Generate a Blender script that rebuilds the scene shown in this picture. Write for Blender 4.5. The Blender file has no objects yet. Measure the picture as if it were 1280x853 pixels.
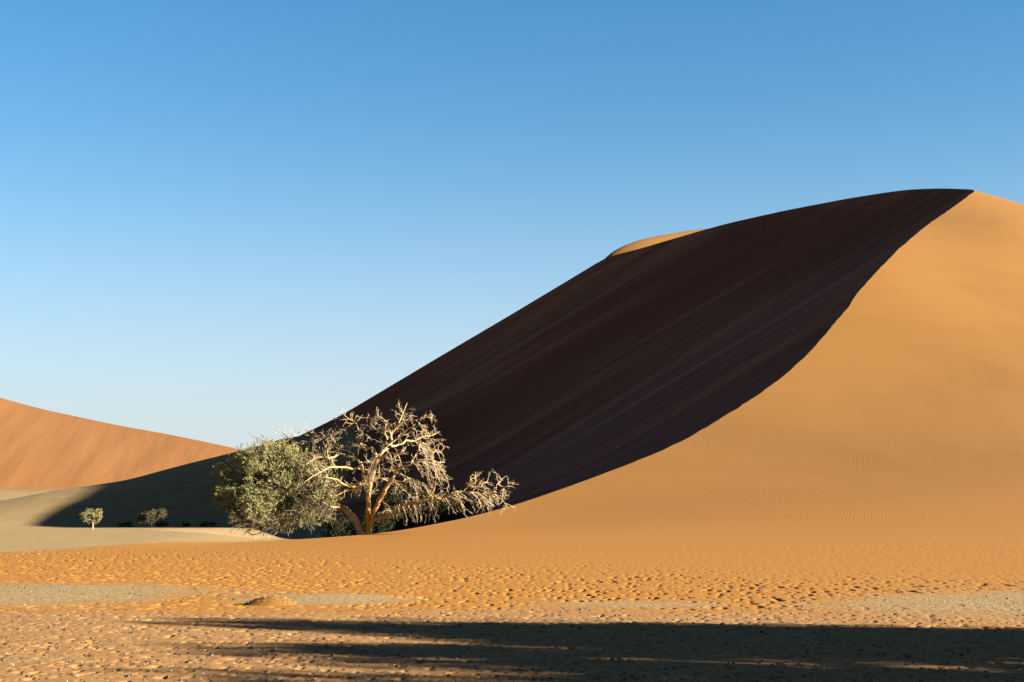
import bpy, math, random
import numpy as np
from mathutils import Vector

# ----------------------------------------------------------------- camera, sky, sun, exposure
scene = bpy.context.scene
COL = scene.collection
R = math.radians
EYE, FPX, HORIZON = 1.9, 1758.0, 640.0
PITCH = math.atan((HORIZON - 426.5) / FPX)
SUN_EL, SUN_AZ = R(16.7), R(16.0)          # the sun stands to the right (+x) and a little behind the camera (-y)
SUN_DIR = Vector((math.cos(SUN_AZ) * math.cos(SUN_EL), -math.sin(SUN_AZ) * math.cos(SUN_EL), math.sin(SUN_EL)))

cam_data = bpy.data.cameras.new('camera')
cam_data.sensor_width = 36.0
cam_data.lens = 36.0 * FPX / 1280.0
cam_data.clip_start, cam_data.clip_end = 0.1, 20000.0
cam = bpy.data.objects.new('camera', cam_data)
COL.objects.link(cam)
cam.location = (0, 0, EYE)
cam.rotation_euler = (R(90) + PITCH, 0, 0)
scene.camera = cam

world = bpy.data.worlds.new('World')
scene.world = world
world.use_nodes = True
wn = world.node_tree
sky = wn.nodes.new('ShaderNodeTexSky')
sky.sky_type = 'NISHITA'
sky.sun_disc = False
sky.sun_elevation = SUN_EL
sky.sun_rotation = R(90) + SUN_AZ
sky.altitude = 600
sky.air_density = 0.6
sky.dust_density = 0.1
sky.ozone_density = 4.5
wn.nodes['Background'].inputs['Strength'].default_value = 0.05
# dry dust near the horizon pales the sky all the way round
w_tc = wn.nodes.new('ShaderNodeTexCoord'); w_sp = wn.nodes.new('ShaderNodeSeparateXYZ')
wn.links.new(w_tc.outputs['Generated'], w_sp.inputs[0])
def w_math(op, a, b):
    m = wn.nodes.new('ShaderNodeMath'); m.operation = op
    for s_, v_ in ((m.inputs[0], a), (m.inputs[1], b)):
        if isinstance(v_, (int, float)): s_.default_value = v_
        else: wn.links.new(v_, s_)
    return m.outputs[0]
w_z = w_math('DIVIDE', w_math('MAXIMUM', w_sp.outputs[2], 0.0), 0.17)
w_f = w_math('POWER', 2.718, w_math('MULTIPLY', w_math('MULTIPLY', w_z, w_z), -1.0))
w_mix = wn.nodes.new('ShaderNodeMix'); w_mix.data_type = 'RGBA'
w_tint = wn.nodes.new('ShaderNodeMix'); w_tint.data_type = 'RGBA'; w_tint.blend_type = 'MULTIPLY'
w_tint.inputs[0].default_value = 1.0; w_tint.inputs[7].default_value = (0.60, 0.945, 0.80, 1)
wn.links.new(sky.outputs[0], w_tint.inputs[6])
# the blue deepens up the view; the unseen sky above is dimmed to cut fill light
w_r = wn.nodes.new('ShaderNodeValToRGB')
w_e = w_r.color_ramp.elements
for p_, c_ in ((0.0, (0.95, 0.93, 0.82, 1)), (0.22, (0.98, 0.97, 0.92, 1)), (0.35, (1.0, 1.03, 1.05, 1)), (0.6, (0.33, 0.235, 0.35, 1)), (1.0, (0.15, 0.085, 0.15, 1))):
    e_ = w_e[0] if p_ == 0.0 else (w_e[len(w_e) - 1] if p_ == 1.0 else w_e.new(p_))
    e_.position = p_; e_.color = c_
wn.links.new(w_sp.outputs[2], w_r.inputs[0])
w_deep = wn.nodes.new('ShaderNodeMix'); w_deep.data_type = 'RGBA'; w_deep.blend_type = 'MULTIPLY'
w_deep.inputs[0].default_value = 1.0
wn.links.new(w_tint.outputs[2], w_deep.inputs[6]); wn.links.new(w_r.outputs[0], w_deep.inputs[7])
wn.links.new(w_f, w_mix.inputs[0]); wn.links.new(w_deep.outputs[2], w_mix.inputs[6])
w_mix.inputs[7].default_value = (2.28, 2.38, 2.38, 1)
wn.links.new(w_mix.outputs[2], wn.nodes['Background'].inputs[0])

sun_data = bpy.data.lights.new('sun', 'SUN')
sun_data.energy = 5.0
sun_data.angle = R(0.53)
sun_data.color = (1.0, 0.98, 0.93)
sun = bpy.data.objects.new('sun', sun_data)
COL.objects.link(sun)
sun.rotation_euler = SUN_DIR.to_track_quat('Z', 'Y').to_euler()

scene.view_settings.view_transform = 'Standard'
scene.view_settings.look = 'None'
scene.view_settings.exposure = 2.62
scene.view_settings.gamma = 1.0
scene.render.engine = 'CYCLES'
scene.cycles.max_bounces = 6
scene.cycles.diffuse_bounces = 3

# ----------------------------------------------------------------- helpers
def P(px, py, Y):
    """world point at distance Y along the line of sight through a point of the photograph"""
    u, v = (px - 640.0) / FPX, (426.5 - py) / FPX
    fy = math.cos(PITCH) - v * math.sin(PITCH)
    fz = math.sin(PITCH) + v * math.cos(PITCH)
    k = Y / fy
    return (u * k, Y, EYE + fz * k)

def hash2(ix, iy, seed):
    ix = np.asarray(ix, dtype=np.int64); iy = np.asarray(iy, dtype=np.int64)
    h = (ix * 374761393 + iy * 668265263 + seed * 1274126177) & 0xFFFFFFFF
    h = ((h ^ (h >> 13)) * 1274126177) & 0xFFFFFFFF
    h = ((h ^ (h >> 15)) * 2246822519) & 0xFFFFFFFF
    return ((h ^ (h >> 16)) & 0xFFFFFF) / float(0xFFFFFF)

def vnoise(x, y, seed=0):
    x = np.asarray(x, float); y = np.asarray(y, float)
    ix, iy = np.floor(x), np.floor(y)
    fx, fy = x - ix, y - iy
    fx = fx * fx * (3 - 2 * fx); fy = fy * fy * (3 - 2 * fy)
    a = hash2(ix, iy, seed); b = hash2(ix + 1, iy, seed)
    c = hash2(ix, iy + 1, seed); d = hash2(ix + 1, iy + 1, seed)
    return (a + (b - a) * fx) * (1 - fy) + (c + (d - c) * fx) * fy - 0.5

def fbm(x, y, seed=0, octaves=4):
    t, amp = 0, 1.0
    for k in range(octaves):
        t = t + amp * vnoise(x * 2 ** k, y * 2 ** k, seed + 17 * k)
        amp *= 0.5
    return t

def sstep(a, b, x):
    t = np.clip((x - a) / (b - a), 0, 1)
    return t * t * (3 - 2 * t)

def smax(a, b, k):
    k = np.maximum(k, 1e-4)
    h = np.clip(0.5 + 0.5 * (a - b) / k, 0, 1)
    return b + (a - b) * h + k * h * (1 - h)

def pchip(xs, ys):
    """smooth monotone curve through the points"""
    xs, ys = np.array(xs, float), np.array(ys, float)
    h = np.diff(xs); d = np.diff(ys) / h
    m = np.zeros_like(ys)
    for i in range(1, len(xs) - 1):
        if d[i - 1] * d[i] > 0:
            w1, w2 = 2 * h[i] + h[i - 1], h[i] + 2 * h[i - 1]
            m[i] = (w1 + w2) / (w1 / d[i - 1] + w2 / d[i])
    m[0], m[-1] = d[0], d[-1]
    def f(x):
        x = np.asarray(x, float)
        xc = np.clip(x, xs[0], xs[-1])
        i = np.clip(np.searchsorted(xs, xc) - 1, 0, len(h) - 1)
        t = (xc - xs[i]) / h[i]
        t2, t3 = t * t, t * t * t
        return ((2 * t3 - 3 * t2 + 1) * ys[i] + (t3 - 2 * t2 + t) * h[i] * m[i]
                + (-2 * t3 + 3 * t2) * ys[i + 1] + (t3 - t2) * h[i] * m[i + 1])
    return f

def mesh_from(name, verts, faces, mat=None, smooth=True, normals=None, attrs=None):
    """mesh from an array of vertices and an (n, 3 or 4) array of faces"""
    me = bpy.data.meshes.new(name)
    verts = np.ascontiguousarray(verts, dtype=np.float32)
    faces = np.ascontiguousarray(faces, dtype=np.int32)
    n, k = faces.shape
    me.vertices.add(len(verts)); me.vertices.foreach_set('co', verts.ravel())
    me.loops.add(n * k); me.loops.foreach_set('vertex_index', faces.ravel())
    me.polygons.add(n)
    me.polygons.foreach_set('loop_start', np.arange(0, n * k, k, dtype=np.int32))
    me.polygons.foreach_set('use_smooth', np.full(n, smooth, dtype=bool))
    for an, av in (attrs or {}).items():
        a = me.attributes.new(an, 'FLOAT', 'POINT')
        a.data.foreach_set('value', np.ascontiguousarray(av, dtype=np.float32))
    me.update(calc_edges=True)
    if normals is not None:
        me.normals_split_custom_set_from_vertices(np.ascontiguousarray(normals, dtype=np.float32))
    if mat: me.materials.append(mat)
    return me

def obj(name, me, parent=None, loc=None, **props):
    o = bpy.data.objects.new(name, me)
    COL.objects.link(o)
    if parent: o.parent = parent
    if loc is not None: o.location = loc
    for k, v in props.items(): o[k] = v
    return o

def thing(name, label, cat, loc, group=None):
    o = bpy.data.objects.new(name, None)
    COL.objects.link(o)
    o.empty_display_size = 0.3
    o.location = loc
    o['label'] = label; o['category'] = cat
    if group: o['group'] = group
    return o

# ----------------------------------------------------------------- materials
class Nodes:
    def __init__(self, name):
        self.mat = bpy.data.materials.new(name)
        self.mat.use_nodes = True
        self.t = self.mat.node_tree
        self.b = self.t.nodes['Principled BSDF']
        self.b.inputs['Roughness'].default_value = 0.95
        self.b.inputs['Specular IOR Level'].default_value = 0.1
    def n(self, kind, **kw):
        node = self.t.nodes.new(kind)
        for k, v in kw.items(): setattr(node, k, v)
        return node
    def l(self, a, b): self.t.links.new(a, b)
    def coords(self, scale):
        tc = self.n('ShaderNodeTexCoord'); mp = self.n('ShaderNodeMapping')
        mp.inputs['Scale'].default_value = scale
        self.l(tc.outputs['Object'], mp.inputs['Vector'])
        return mp.outputs[0]
    def noise(self, scale, detail=4, rough=0.55, vec=None, dist=0.0):
        nz = self.n('ShaderNodeTexNoise')
        nz.inputs['Scale'].default_value = scale
        nz.inputs['Detail'].default_value = detail
        nz.inputs['Roughness'].default_value = rough
        nz.inputs['Distortion'].default_value = dist
        self.l(vec if vec is not None else self.coords((1, 1, 1)), nz.inputs['Vector'])
        return nz.outputs['Fac']
    def ramp(self, fac, stops):
        r = self.n('ShaderNodeValToRGB')
        el = r.color_ramp.elements
        while len(el) < len(stops): el.new(0.5)
        for e, (p, c) in zip(el, stops):
            e.position = p
            e.color = (*c, 1) if len(c) == 3 else c
        self.l(fac, r.inputs[0])
        return r.outputs[0]
    def rng(self, fac, a, b, c, d):
        m = self.n('ShaderNodeMapRange')
        for k, v in zip(('From Min', 'From Max', 'To Min', 'To Max'), (a, b, c, d)): m.inputs[k].default_value = v
        self.l(fac, m.inputs['Value'])
        return m.outputs[0]
    def mix(self, fac, a, b, blend='MIX'):
        m = self.n('ShaderNodeMix', data_type='RGBA', blend_type=blend)
        if isinstance(fac, (int, float)): m.inputs[0].default_value = fac
        else: self.l(fac, m.inputs[0])
        for s, v in ((m.inputs[6], a), (m.inputs[7], b)):
            if isinstance(v, tuple): s.default_value = (*v, 1)
            else: self.l(v, s)
        return m.outputs[2]
    def math(self, op, a, b=0.0):
        m = self.n('ShaderNodeMath', operation=op)
        for s, v in ((m.inputs[0], a), (m.inputs[1], b)):
            if isinstance(v, (int, float)): s.default_value = v
            else: self.l(v, s)
        return m.outputs[0]
    def attr(self, name):
        a = self.n('ShaderNodeAttribute', attribute_name=name)
        return a.outputs['Fac']
    def bump(self, h, strength=0.5, dist=0.02):
        b = self.n('ShaderNodeBump')
        b.inputs['Distance'].default_value = dist
        if isinstance(strength, (int, float)): b.inputs['Strength'].default_value = strength
        else: self.l(strength, b.inputs['Strength'])
        self.l(h, b.inputs['Height'])
        return b.outputs[0]

SAND_A, SAND_B = (0.143, 0.0625, 0.0117), (0.160, 0.0705, 0.0142)

def terrain_material():
    m = Nodes('sand_and_gravel')
    big = m.noise(0.045, 4, 0.5)
    fine = m.noise(9.0, 3, 0.6)
    sand = m.mix(m.rng(big, 0.3, 0.7, 0, 1), SAND_A, SAND_B)
    sand = m.mix(m.rng(fine, 0.3, 0.7, 0, 0.12), sand, (0.1032, 0.0387, 0.0095))
    drift = m.noise(1.0, 5, 0.6, m.coords((0.03, 0.16, 0.16)))
    sand = m.mix(m.rng(drift, 0.4, 0.7, 0, 0.16), sand, (0.1118, 0.0430, 0.0095))
    sand = m.mix(m.attr('sun_lift'), sand, (0.234, 0.0945, 0.0128))  # near flat sand: missing sunlight made up by a lighter colour
    # loose streaks running down the slip face
    st = m.noise(1.0, 4, 0.5, m.coords((0.014, 0.14, 0.0)), 0.3)
    bands = m.noise(1.0, 3, 0.5, m.coords((0.006, 0.032, 0.0)))
    sand = m.mix(m.math('MINIMUM', m.attr('slip'), 1.0), sand, m.mix(m.rng(big, 0.3, 0.7, 0, 1), (0.134, 0.0395, 0.0180), (0.146, 0.0435, 0.0200)))  # redder slip-face base: the hue of its shade put into the colour
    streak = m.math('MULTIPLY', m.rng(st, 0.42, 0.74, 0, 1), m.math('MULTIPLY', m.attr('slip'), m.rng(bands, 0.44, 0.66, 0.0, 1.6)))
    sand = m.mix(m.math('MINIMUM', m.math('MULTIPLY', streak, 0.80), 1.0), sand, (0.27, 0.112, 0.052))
    sand = m.mix(m.math('MULTIPLY', m.rng(st, 0.36, 0.68, 0, 0.9), m.attr('blown_grazelit')), sand, (0.27, 0.118, 0.044))  # paler streaks: blown sand by the brink, painted grazing sunlight farther back
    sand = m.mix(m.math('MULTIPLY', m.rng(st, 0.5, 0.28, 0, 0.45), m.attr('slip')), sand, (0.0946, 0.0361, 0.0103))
    # grey pan and gravel
    g1 = m.noise(22.0, 3, 0.7)
    g2 = m.noise(0.35, 4, 0.6)
    grit = m.ramp(g1, [(0.28, (0.1001, 0.0611, 0.0246)), (0.45, (0.2053, 0.1316, 0.0520)), (0.62, (0.2553, 0.1673, 0.0698)), (0.8, (0.3404, 0.2490, 0.1226))])
    grit = m.mix(m.rng(g2, 0.35, 0.7, 0, 0.35), grit, (0.1806, 0.1032, 0.0387))
    g3 = m.noise(2.2, 5, 0.75)
    grit = m.mix(m.rng(g3, 0.52, 0.75, 0, 0.6), grit, (0.1118, 0.0731, 0.0387))
    gm = m.attr('gravel')
    edge = m.math('ADD', m.math('ADD', gm, m.rng(m.noise(1.6, 5, 0.7), 0, 1, -0.30, 0.30)), m.rng(m.noise(0.30, 3, 0.6), 0.25, 0.75, -0.22, 0.22))
    gmask = m.rng(edge, 0.28, 0.72, 0, 1)
    col = m.mix(gmask, sand, grit)
    col = m.mix(m.math('MULTIPLY', m.attr('rust'), 0.85), col, m.mix(m.rng(fine, 0.3, 0.7, 0, 1), (0.150, 0.078, 0.028), (0.245, 0.137, 0.056)))
    m.l(col, m.b.inputs['Base Color'])
    # wind ripples on the sand, grit on the pan
    wv = m.n('ShaderNodeTexWave', wave_type='BANDS', bands_direction='X', wave_profile='SIN')
    wv.inputs['Scale'].default_value = 1.0
    wv.inputs['Distortion'].default_value = 5.5
    wv.inputs['Detail'].default_value = 3.0
    wv.inputs['Detail Scale'].default_value = 0.55
    tc = m.n('ShaderNodeTexCoord'); mp = m.n('ShaderNodeMapping')
    mp.inputs['Rotation'].default_value = (0, 0, R(24)); mp.inputs['Scale'].default_value = (1.6, 0.9, 0.9)
    m.l(tc.outputs['Object'], mp.inputs['Vector']); m.l(mp.outputs[0], wv.inputs['Vector'])
    patch = m.rng(m.noise(0.05, 4, 0.6), 0.38, 0.66, 0.0, 1.0)
    ripple = m.math('MULTIPLY', wv.outputs['Fac'], m.math('MULTIPLY', patch, m.attr('ripple')))
    nb = m.bump(ripple, 0.30, 0.03)
    b2 = m.n('ShaderNodeBump'); b2.inputs['Distance'].default_value = 0.03
    m.l(m.rng(gmask, 0, 1, 0.15, 0.9), b2.inputs['Strength'])
    m.l(m.math('ADD', fine, m.math('MULTIPLY', g1, 0.6)), b2.inputs['Height'])
    m.l(nb, b2.inputs['Normal'])
    b3 = m.n('ShaderNodeBump'); b3.inputs['Distance'].default_value = 0.5
    m.l(m.math('MULTIPLY', m.attr('slip'), 0.5), b3.inputs['Strength'])
    m.l(st, b3.inputs['Height']); m.l(b2.outputs[0], b3.inputs['Normal'])
    m.l(b3.outputs[0], m.b.inputs['Normal'])
    return m.mat

def far_sand_material():
    m = Nodes('far_red_sand')
    st = m.noise(1.0, 5, 0.6, m.coords((0.055, 0.008, 0.008)))
    big = m.noise(0.01, 3, 0.5)
    c = m.mix(m.rng(st, 0.35, 0.7, 0.25, 0.75), (0.1127, 0.0456, 0.0129), (0.1307, 0.0550, 0.0168))
    c = m.mix(m.rng(big, 0.4, 0.7, 0, 0.3), c, (0.1462, 0.0662, 0.0249))
    m.l(c, m.b.inputs['Base Color'])
    m.l(m.bump(st, 0.4, 2.0), m.b.inputs['Normal'])
    return m.mat

def bark_material(name, a, b, c, low=None, lowz=(0.2, 2.2)):
    m = Nodes(name)
    n1 = m.noise(3.0, 5, 0.65, m.coords((4, 4, 0.7)))
    n2 = m.noise(1.3, 3, 0.5)
    col = m.mix(m.rng(n1, 0.3, 0.7, 0, 1), a, b)
    col = m.mix(m.rng(n2, 0.45, 0.7, 0, 0.6), col, c)
    if low:
        tc = m.n('ShaderNodeTexCoord'); sp = m.n('ShaderNodeSeparateXYZ')
        m.l(tc.outputs['Object'], sp.inputs[0])
        f = m.rng(m.math('ADD', sp.outputs[2], m.math('MULTIPLY', n2, 0.8)), lowz[0], lowz[1], 0.9, 0.0)
        col = m.mix(f, col, m.mix(m.rng(n1, 0.3, 0.7, 0, 1), low, tuple(0.6 * v for v in low)))
    m.l(col, m.b.inputs['Base Color'])
    m.l(m.bump(n1, 0.7, 0.03), m.b.inputs['Normal'])
    return m.mat

def leaf_material(name, a, b, c):
    m = Nodes(name)
    geo = m.n('ShaderNodeNewGeometry')
    rnd = geo.outputs['Random Per Island']
    col = m.ramp(rnd, [(0.0, a), (0.5, b), (1.0, c)])
    m.l(col, m.b.inputs['Base Color'])
    m.b.inputs['Roughness'].default_value = 0.6
    return m.mat

MAT_T = terrain_material()
MAT_FAR = far_sand_material()
MAT_DEAD = bark_material('bleached_dead_wood', (0.28, 0.18, 0.072), (0.38, 0.26, 0.12), (0.31, 0.175, 0.05), (0.38, 0.175, 0.024), (1.6, 5.0))
MAT_TWIG = bark_material('bleached_twigs', (0.29, 0.205, 0.10), (0.41, 0.305, 0.165), (0.32, 0.205, 0.08))
MAT_BARK = bark_material('pale_thorn_bark', (0.20, 0.125, 0.055), (0.32, 0.21, 0.105), (0.26, 0.14, 0.05))
MAT_DRY = bark_material('dry_brown_twigs', (0.1118, 0.0731, 0.0413), (0.1806, 0.1273, 0.0757), (0.1462, 0.0860, 0.0430))
MAT_LEAF = leaf_material('grey_olive_leaves', (0.098, 0.088, 0.024), (0.165, 0.147, 0.046), (0.235, 0.208, 0.078))
MAT_LEAF2 = leaf_material('yellow_olive_leaves', (0.0860, 0.0688, 0.0224), (0.1376, 0.1101, 0.0387), (0.1892, 0.1548, 0.0645))
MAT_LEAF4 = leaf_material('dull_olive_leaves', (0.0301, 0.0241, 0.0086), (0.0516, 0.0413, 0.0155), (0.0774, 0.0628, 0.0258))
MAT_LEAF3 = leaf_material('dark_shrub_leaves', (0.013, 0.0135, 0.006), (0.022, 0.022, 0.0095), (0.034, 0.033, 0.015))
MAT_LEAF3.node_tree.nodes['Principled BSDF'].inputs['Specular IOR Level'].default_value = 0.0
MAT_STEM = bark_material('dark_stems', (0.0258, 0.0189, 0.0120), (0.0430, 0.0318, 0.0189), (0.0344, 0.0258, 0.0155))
MAT_GRASS = leaf_material('dry_ochre_grass', (0.21, 0.105, 0.026), (0.26, 0.137, 0.038), (0.31, 0.18, 0.055))
MAT_STONE_L = leaf_material('pale_stone', (0.1720, 0.1376, 0.0946), (0.2322, 0.1935, 0.1419), (0.3268, 0.2924, 0.2408))
MAT_STONE_D = leaf_material('brown_stone', (0.0430, 0.0275, 0.0155), (0.0774, 0.0482, 0.0275), (0.1118, 0.0731, 0.0430))

# ----------------------------------------------------------------- the lie of the land
# crest of the dune: points of its brink from the tongue of sand by the trees, up to the peak and along the far skyline
crest_pts = [(0, 690, 62), (150, 684, 70), (330, 676.5, 80), (460, 668, 90), (560, 652, 101), (640, 632, 112), (700, 612, 120), (760, 590, 129),
             (820, 566, 138), (870, 541, 148), (910, 517, 156), (950, 491, 165), (985, 464, 174), (1015, 436, 183), (1045, 402, 194), (1070, 369, 205),
             (1100, 335, 219), (1130, 305, 235), (1160, 281, 252), (1190, 260, 270), (1210, 245, 284), (1217, 238, 296), (1200, 236.5, 310), (1165, 236, 325), (1130, 238, 337),
             (1100, 242, 346), (1040, 252, 362), (960, 268, 382), (920, 277, 392), (880, 287.5, 402), (840, 299, 412), (800, 311, 421), (755, 324, 430)]
CR = [P(*c) for c in crest_pts]
ys_, xs_, zs_ = [c[1] for c in CR], [c[0] for c in CR], [c[2] for c in CR]
ys_ = [40, 52] + ys_ + [452, 480, 520, 580, 640, 1200]
xs_ = [-220, -45] + xs_ + [16, 10, 0, -10, -20, -20]
zs_ = [0.0, 0.03] + zs_ + [zs_[-1] - 14, 52, 35, 5, -25, -25]
crest_x, crest_z = pchip(ys_, xs_), pchip(ys_, zs_)

def far_pan(y):
    return -1.2 * sstep(155, 285, y) + 17.4 * sstep(440, 900, y)

RIDGE = [P(-260, 640, 385), P(-100, 634, 385), P(0, 626, 385), P(77, 613.5, 385), P(150, 602, 385), P(216, 585, 385), P(300, 563.5, 385), P(380, 545, 385), P(520, 540, 385)]
ridge_z = pchip([r[0] for r in RIDGE], [r[2] for r in RIDGE])
pan_edge = pchip([-200, -24.6, -19, -14.5, -8, 60], [92, 90, 85, 83, 80, 78])
pan_lip = pchip([-200, -24.6, -19, -14.5, -8, 60], [0.8, 0.80, 0.66, 0.26, 0.0, 0.0])
def base_ground(x, y):
    p = far_pan(y)
    prof = sstep(312, 388, y) * (1 - sstep(384, 560, y))
    # the pan rises a little to a lip, with a shallow trough behind it
    ye, ze = pan_edge(x), pan_lip(x)
    lift = np.where(y < ye, ze * np.clip((y - 60) / (ye - 60), 0, 1), ze - (ze + 0.75) * sstep(0, 16, y - ye))
    lift = np.where(y > ye + 16, -0.75 + 0.80 * sstep(118, 148, y) * (1 - sstep(-36, -29, x)), lift) * (1 - sstep(150, 175, y))
    p = p + lift - 1.5 * sstep(-40, -29, x) * sstep(92, 122, y) * (1 - sstep(275, 335, y))
    rise = np.maximum(ridge_z(x) - (-1.2), 0.3)
    g = p + rise * prof
    g = g + 0.9 * fbm(x * 0.02, y * 0.02, 5, 3) * sstep(300, 380, y) * (1 - sstep(60, 110, np.abs(x + 100)) * 0.5)
    return g

def rbf(pts):
    pts = np.array(pts, float)
    c = pts[:, :2] / 100.0
    def phi(r): return np.where(r > 1e-9, r * r * np.log(np.maximum(r, 1e-9)), 0.0)
    d = np.sqrt(((c[:, None] - c[None]) ** 2).sum(-1))
    n = len(c)
    A = np.zeros((n + 3, n + 3)); A[:n, :n] = phi(d) + np.eye(n) * 1e-5
    A[:n, n] = 1; A[:n, n + 1:] = c; A[n, :n] = 1; A[n + 1:, :n] = c.T
    w = np.linalg.solve(A, np.concatenate([pts[:, 2], np.zeros(3)]))
    def f(x, y):
        x, y = np.asarray(x, float) / 100, np.asarray(y, float) / 100
        out = w[n] + w[n + 1] * x + w[n + 2] * y
        for i in range(n):
            r2 = (x - c[i, 0]) ** 2 + (y - c[i, 1]) ** 2
            out = out + w[i] * 0.5 * r2 * np.log(np.maximum(r2, 1e-18))
        return out
    return f

W_PTS = [CR[i] for i in range(0, len(CR))]
for y in (14, 24, 32):
    for k in (-0.6, -0.3, 0.0, 0.3, 0.6): W_PTS.append((k * y, y, 0.0))
W_PTS += [(-40, 45, 0.0), (-16, 45, 0.04), (0, 45, 0.08), (12, 45, 0.14), (24, 45, 0.3),
          (-12, 62, 0.2), (0, 62, 0.32), (12, 62, 0.55), (22, 62, 0.8), (40, 62, 1.2),
          (-5, 80, 0.5), (8, 80, 0.85), (20, 80, 1.35), (32, 80, 1.9), (60, 80, 2.0),
          (12, 100, 1.9), (28, 100, 2.7), (42, 100, 3.2), (80, 100, 2.5),
          (28, 125, 5.0), (48, 125, 5.4), (95, 125, 4.0),
          (40, 150, 10.5), (58, 150, 10.0), (110, 150, 6.0),
          (55, 180, 20.5), (72, 180, 19.5), (130, 180, 11.0),
          (70, 215, 36.0), (84, 215, 34.0), (150, 215, 18.0),
          (92, 255, 54.0), (130, 255, 43.0), (200, 255, 14.0),
          P(1280, 256.5, 292), P(1400, 288, 292), P(1600, 350, 292), (250, 300, 14.0), (330, 300, -3),
          (120, 350, 66.0), (180, 350, 46.0), (260, 350, 16.0), (330, 350, -3),
          
          (95, 430, 76.0), (170, 430, 48.0), (300, 430, 2.0), (45, 475, 68), (120, 500, 45), (40, 560, 15), (150, 580, 5), (300, 520, -4), (0, 640, -20), (200, 660, -20)]
W_rbf = rbf(W_PTS)

def brink_wobble(y):
    return (0.18 * fbm(y * 0.10, y * 0 + 3.3, 9, 2) + 0.55 * np.abs(vnoise(y * 0.31, y * 0 + 1.3, 19)) * (0.4 + 1.2 * np.abs(vnoise(y * 0.07, y * 0 + 2.3, 29))) + 0.12 * vnoise(y * 0.9, y * 0 + 8.3, 23)) * sstep(115, 150, y)

def slip_drop(d, y):
    """how far the slip face has dropped at distance d to the left of the brink"""
    return d * (0.10 + 0.50 * sstep(82, 112, y))

def heights(x, y, detail=True):
    x, y = np.asarray(x, float), np.asarray(y, float)
    G = base_ground(x, y)
    cx, cz = crest_x(y), crest_z(y)
    wob = brink_wobble(y)
    cx = cx + wob
    d = x - cx
    W = W_rbf(x, y)
    Wc = W_rbf(cx, y)
    W = W + (cz - Wc) * np.exp(-np.maximum(d, 0) / 14.0) * sstep(56, 66, y)
    W = W * (1 - sstep(280, 380, x)) - 3 * sstep(280, 380, x)
    W = np.where(y < 40, W * sstep(12, 40, y), W)
    W = W + 0.16 * fbm(x * 0.055, y * 0.03, 65, 4) * sstep(0, 25, d) * sstep(95, 150, y)
    right = smax(W, G, 0.12)
    S = cz - slip_drop(-d, y)
    k = np.minimum(15.0, 0.8 * np.maximum(cz - G, 0.02))
    left = smax(S, G, k)
    H = np.where(d >= 0, right, left)
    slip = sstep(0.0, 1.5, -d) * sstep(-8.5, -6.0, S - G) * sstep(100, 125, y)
    H = np.where(y > 432, np.maximum(H, back_dome(x, y)), H)
    H = H + slip * 0.35 * fbm(x * 0.015, y * 0.22, 21, 4)
    return H, d, slip, S - G

def back_dome(x, y):
    """the lit crown of sand that shows over the brink, farther back"""
    yc, zt = DOME_Y(x), DOME_Z(x)
    d = yc - y
    return zt - np.where(d > 0, 0.52, 0.42) * (np.sqrt(d * d + 9.0) - 3.0) - 0.35
_dp = [P(660, 480, 470), P(735, 352, 494), P(752, 326.5, 499), P(770, 311.5, 506), P(800, 299.5, 516), P(840, 291.3, 530), P(880, 285.5, 544), P(930, 283, 556), P(1000, 300, 575), P(1150, 420, 600)]
DOME_Y = pchip([-400] + [p[0] for p in _dp] + [600], [470] + [p[1] for p in _dp] + [600])
DOME_Z = pchip([-400] + [p[0] for p in _dp] + [600], [-60] + [p[2] for p in _dp] + [-60])

def hit(px, py, y0=12.0, y1=700.0):
    """where the line of sight through a point of the photograph meets the land"""
    yy = np.arange(y0, y1, 0.25)
    a, b = P(px, py, 1.0), P(px, py, 2.0)
    xx = a[0] * yy; zz = EYE + (a[2] - EYE) * yy
    h = heights(xx, yy)[0]
    i = int(np.argmax(zz <= h)) if (zz <= h).any() else len(yy) - 1
    return Vector((xx[i], yy[i], h[i]))

def ground_z(x, y):
    return float(heights(np.array([x]), np.array([y]))[0][0])

# rows and columns of the sheet: close together near the camera and along the brink
rows = list(np.linspace(-120, 8, 18)) + [9.5, 11]
t = 1 / 12.0
while 1 / t < 55: rows.append(1 / t); t -= 1.75e-4 if 1 / t < 24 else 1.15e-4
y = 55.0
while y < 126: rows.append(y); y += 0.55
while y < 560: rows.append(y); y += 0.6 + 0.9 * (y - 126) / 344
while y < 1500: rows.append(y); y *= 1.03
rows = np.array(rows)
NL, NR, NO = 400, 560, 26
yy = np.maximum(rows, 12.0)
grid_c = np.where(yy < 92, P(462, 640, 1)[0] * yy, 0)
true_c = crest_x(yy) + brink_wobble(yy)
bl = sstep(84, 92, yy)
grid_c = P(462, 640, 1)[0] * yy * (1 - bl) + true_c * bl
half = 0.40 * yy + 1.5
sl = np.linspace(0, 1, NL) ** 0.93
XLft = grid_c[:, None] + (-half - grid_c)[:, None] * sl[None, :]           # from crest to left edge of view
XRgt = grid_c[:, None] + (half - grid_c)[:, None] * (np.linspace(0, 1, NR) ** 1.05)[None, :]
so = np.linspace(0, 1, NO + 1)[1:] ** 2.2
far_half = np.maximum(520, 0.55 * yy)
OL = -half[:, None] - (far_half - half)[:, None] * so[None, :]
OR = half[:, None] + (far_half - half)[:, None] * so[None, :]
X = np.concatenate([OL[:, ::-1], XLft[:, ::-1], XRgt[:, 1:], OR], axis=1)
Y = np.repeat(rows[:, None], X.shape[1], axis=1)
Z, D, SLIP, TOE = heights(X, Y)

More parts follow.
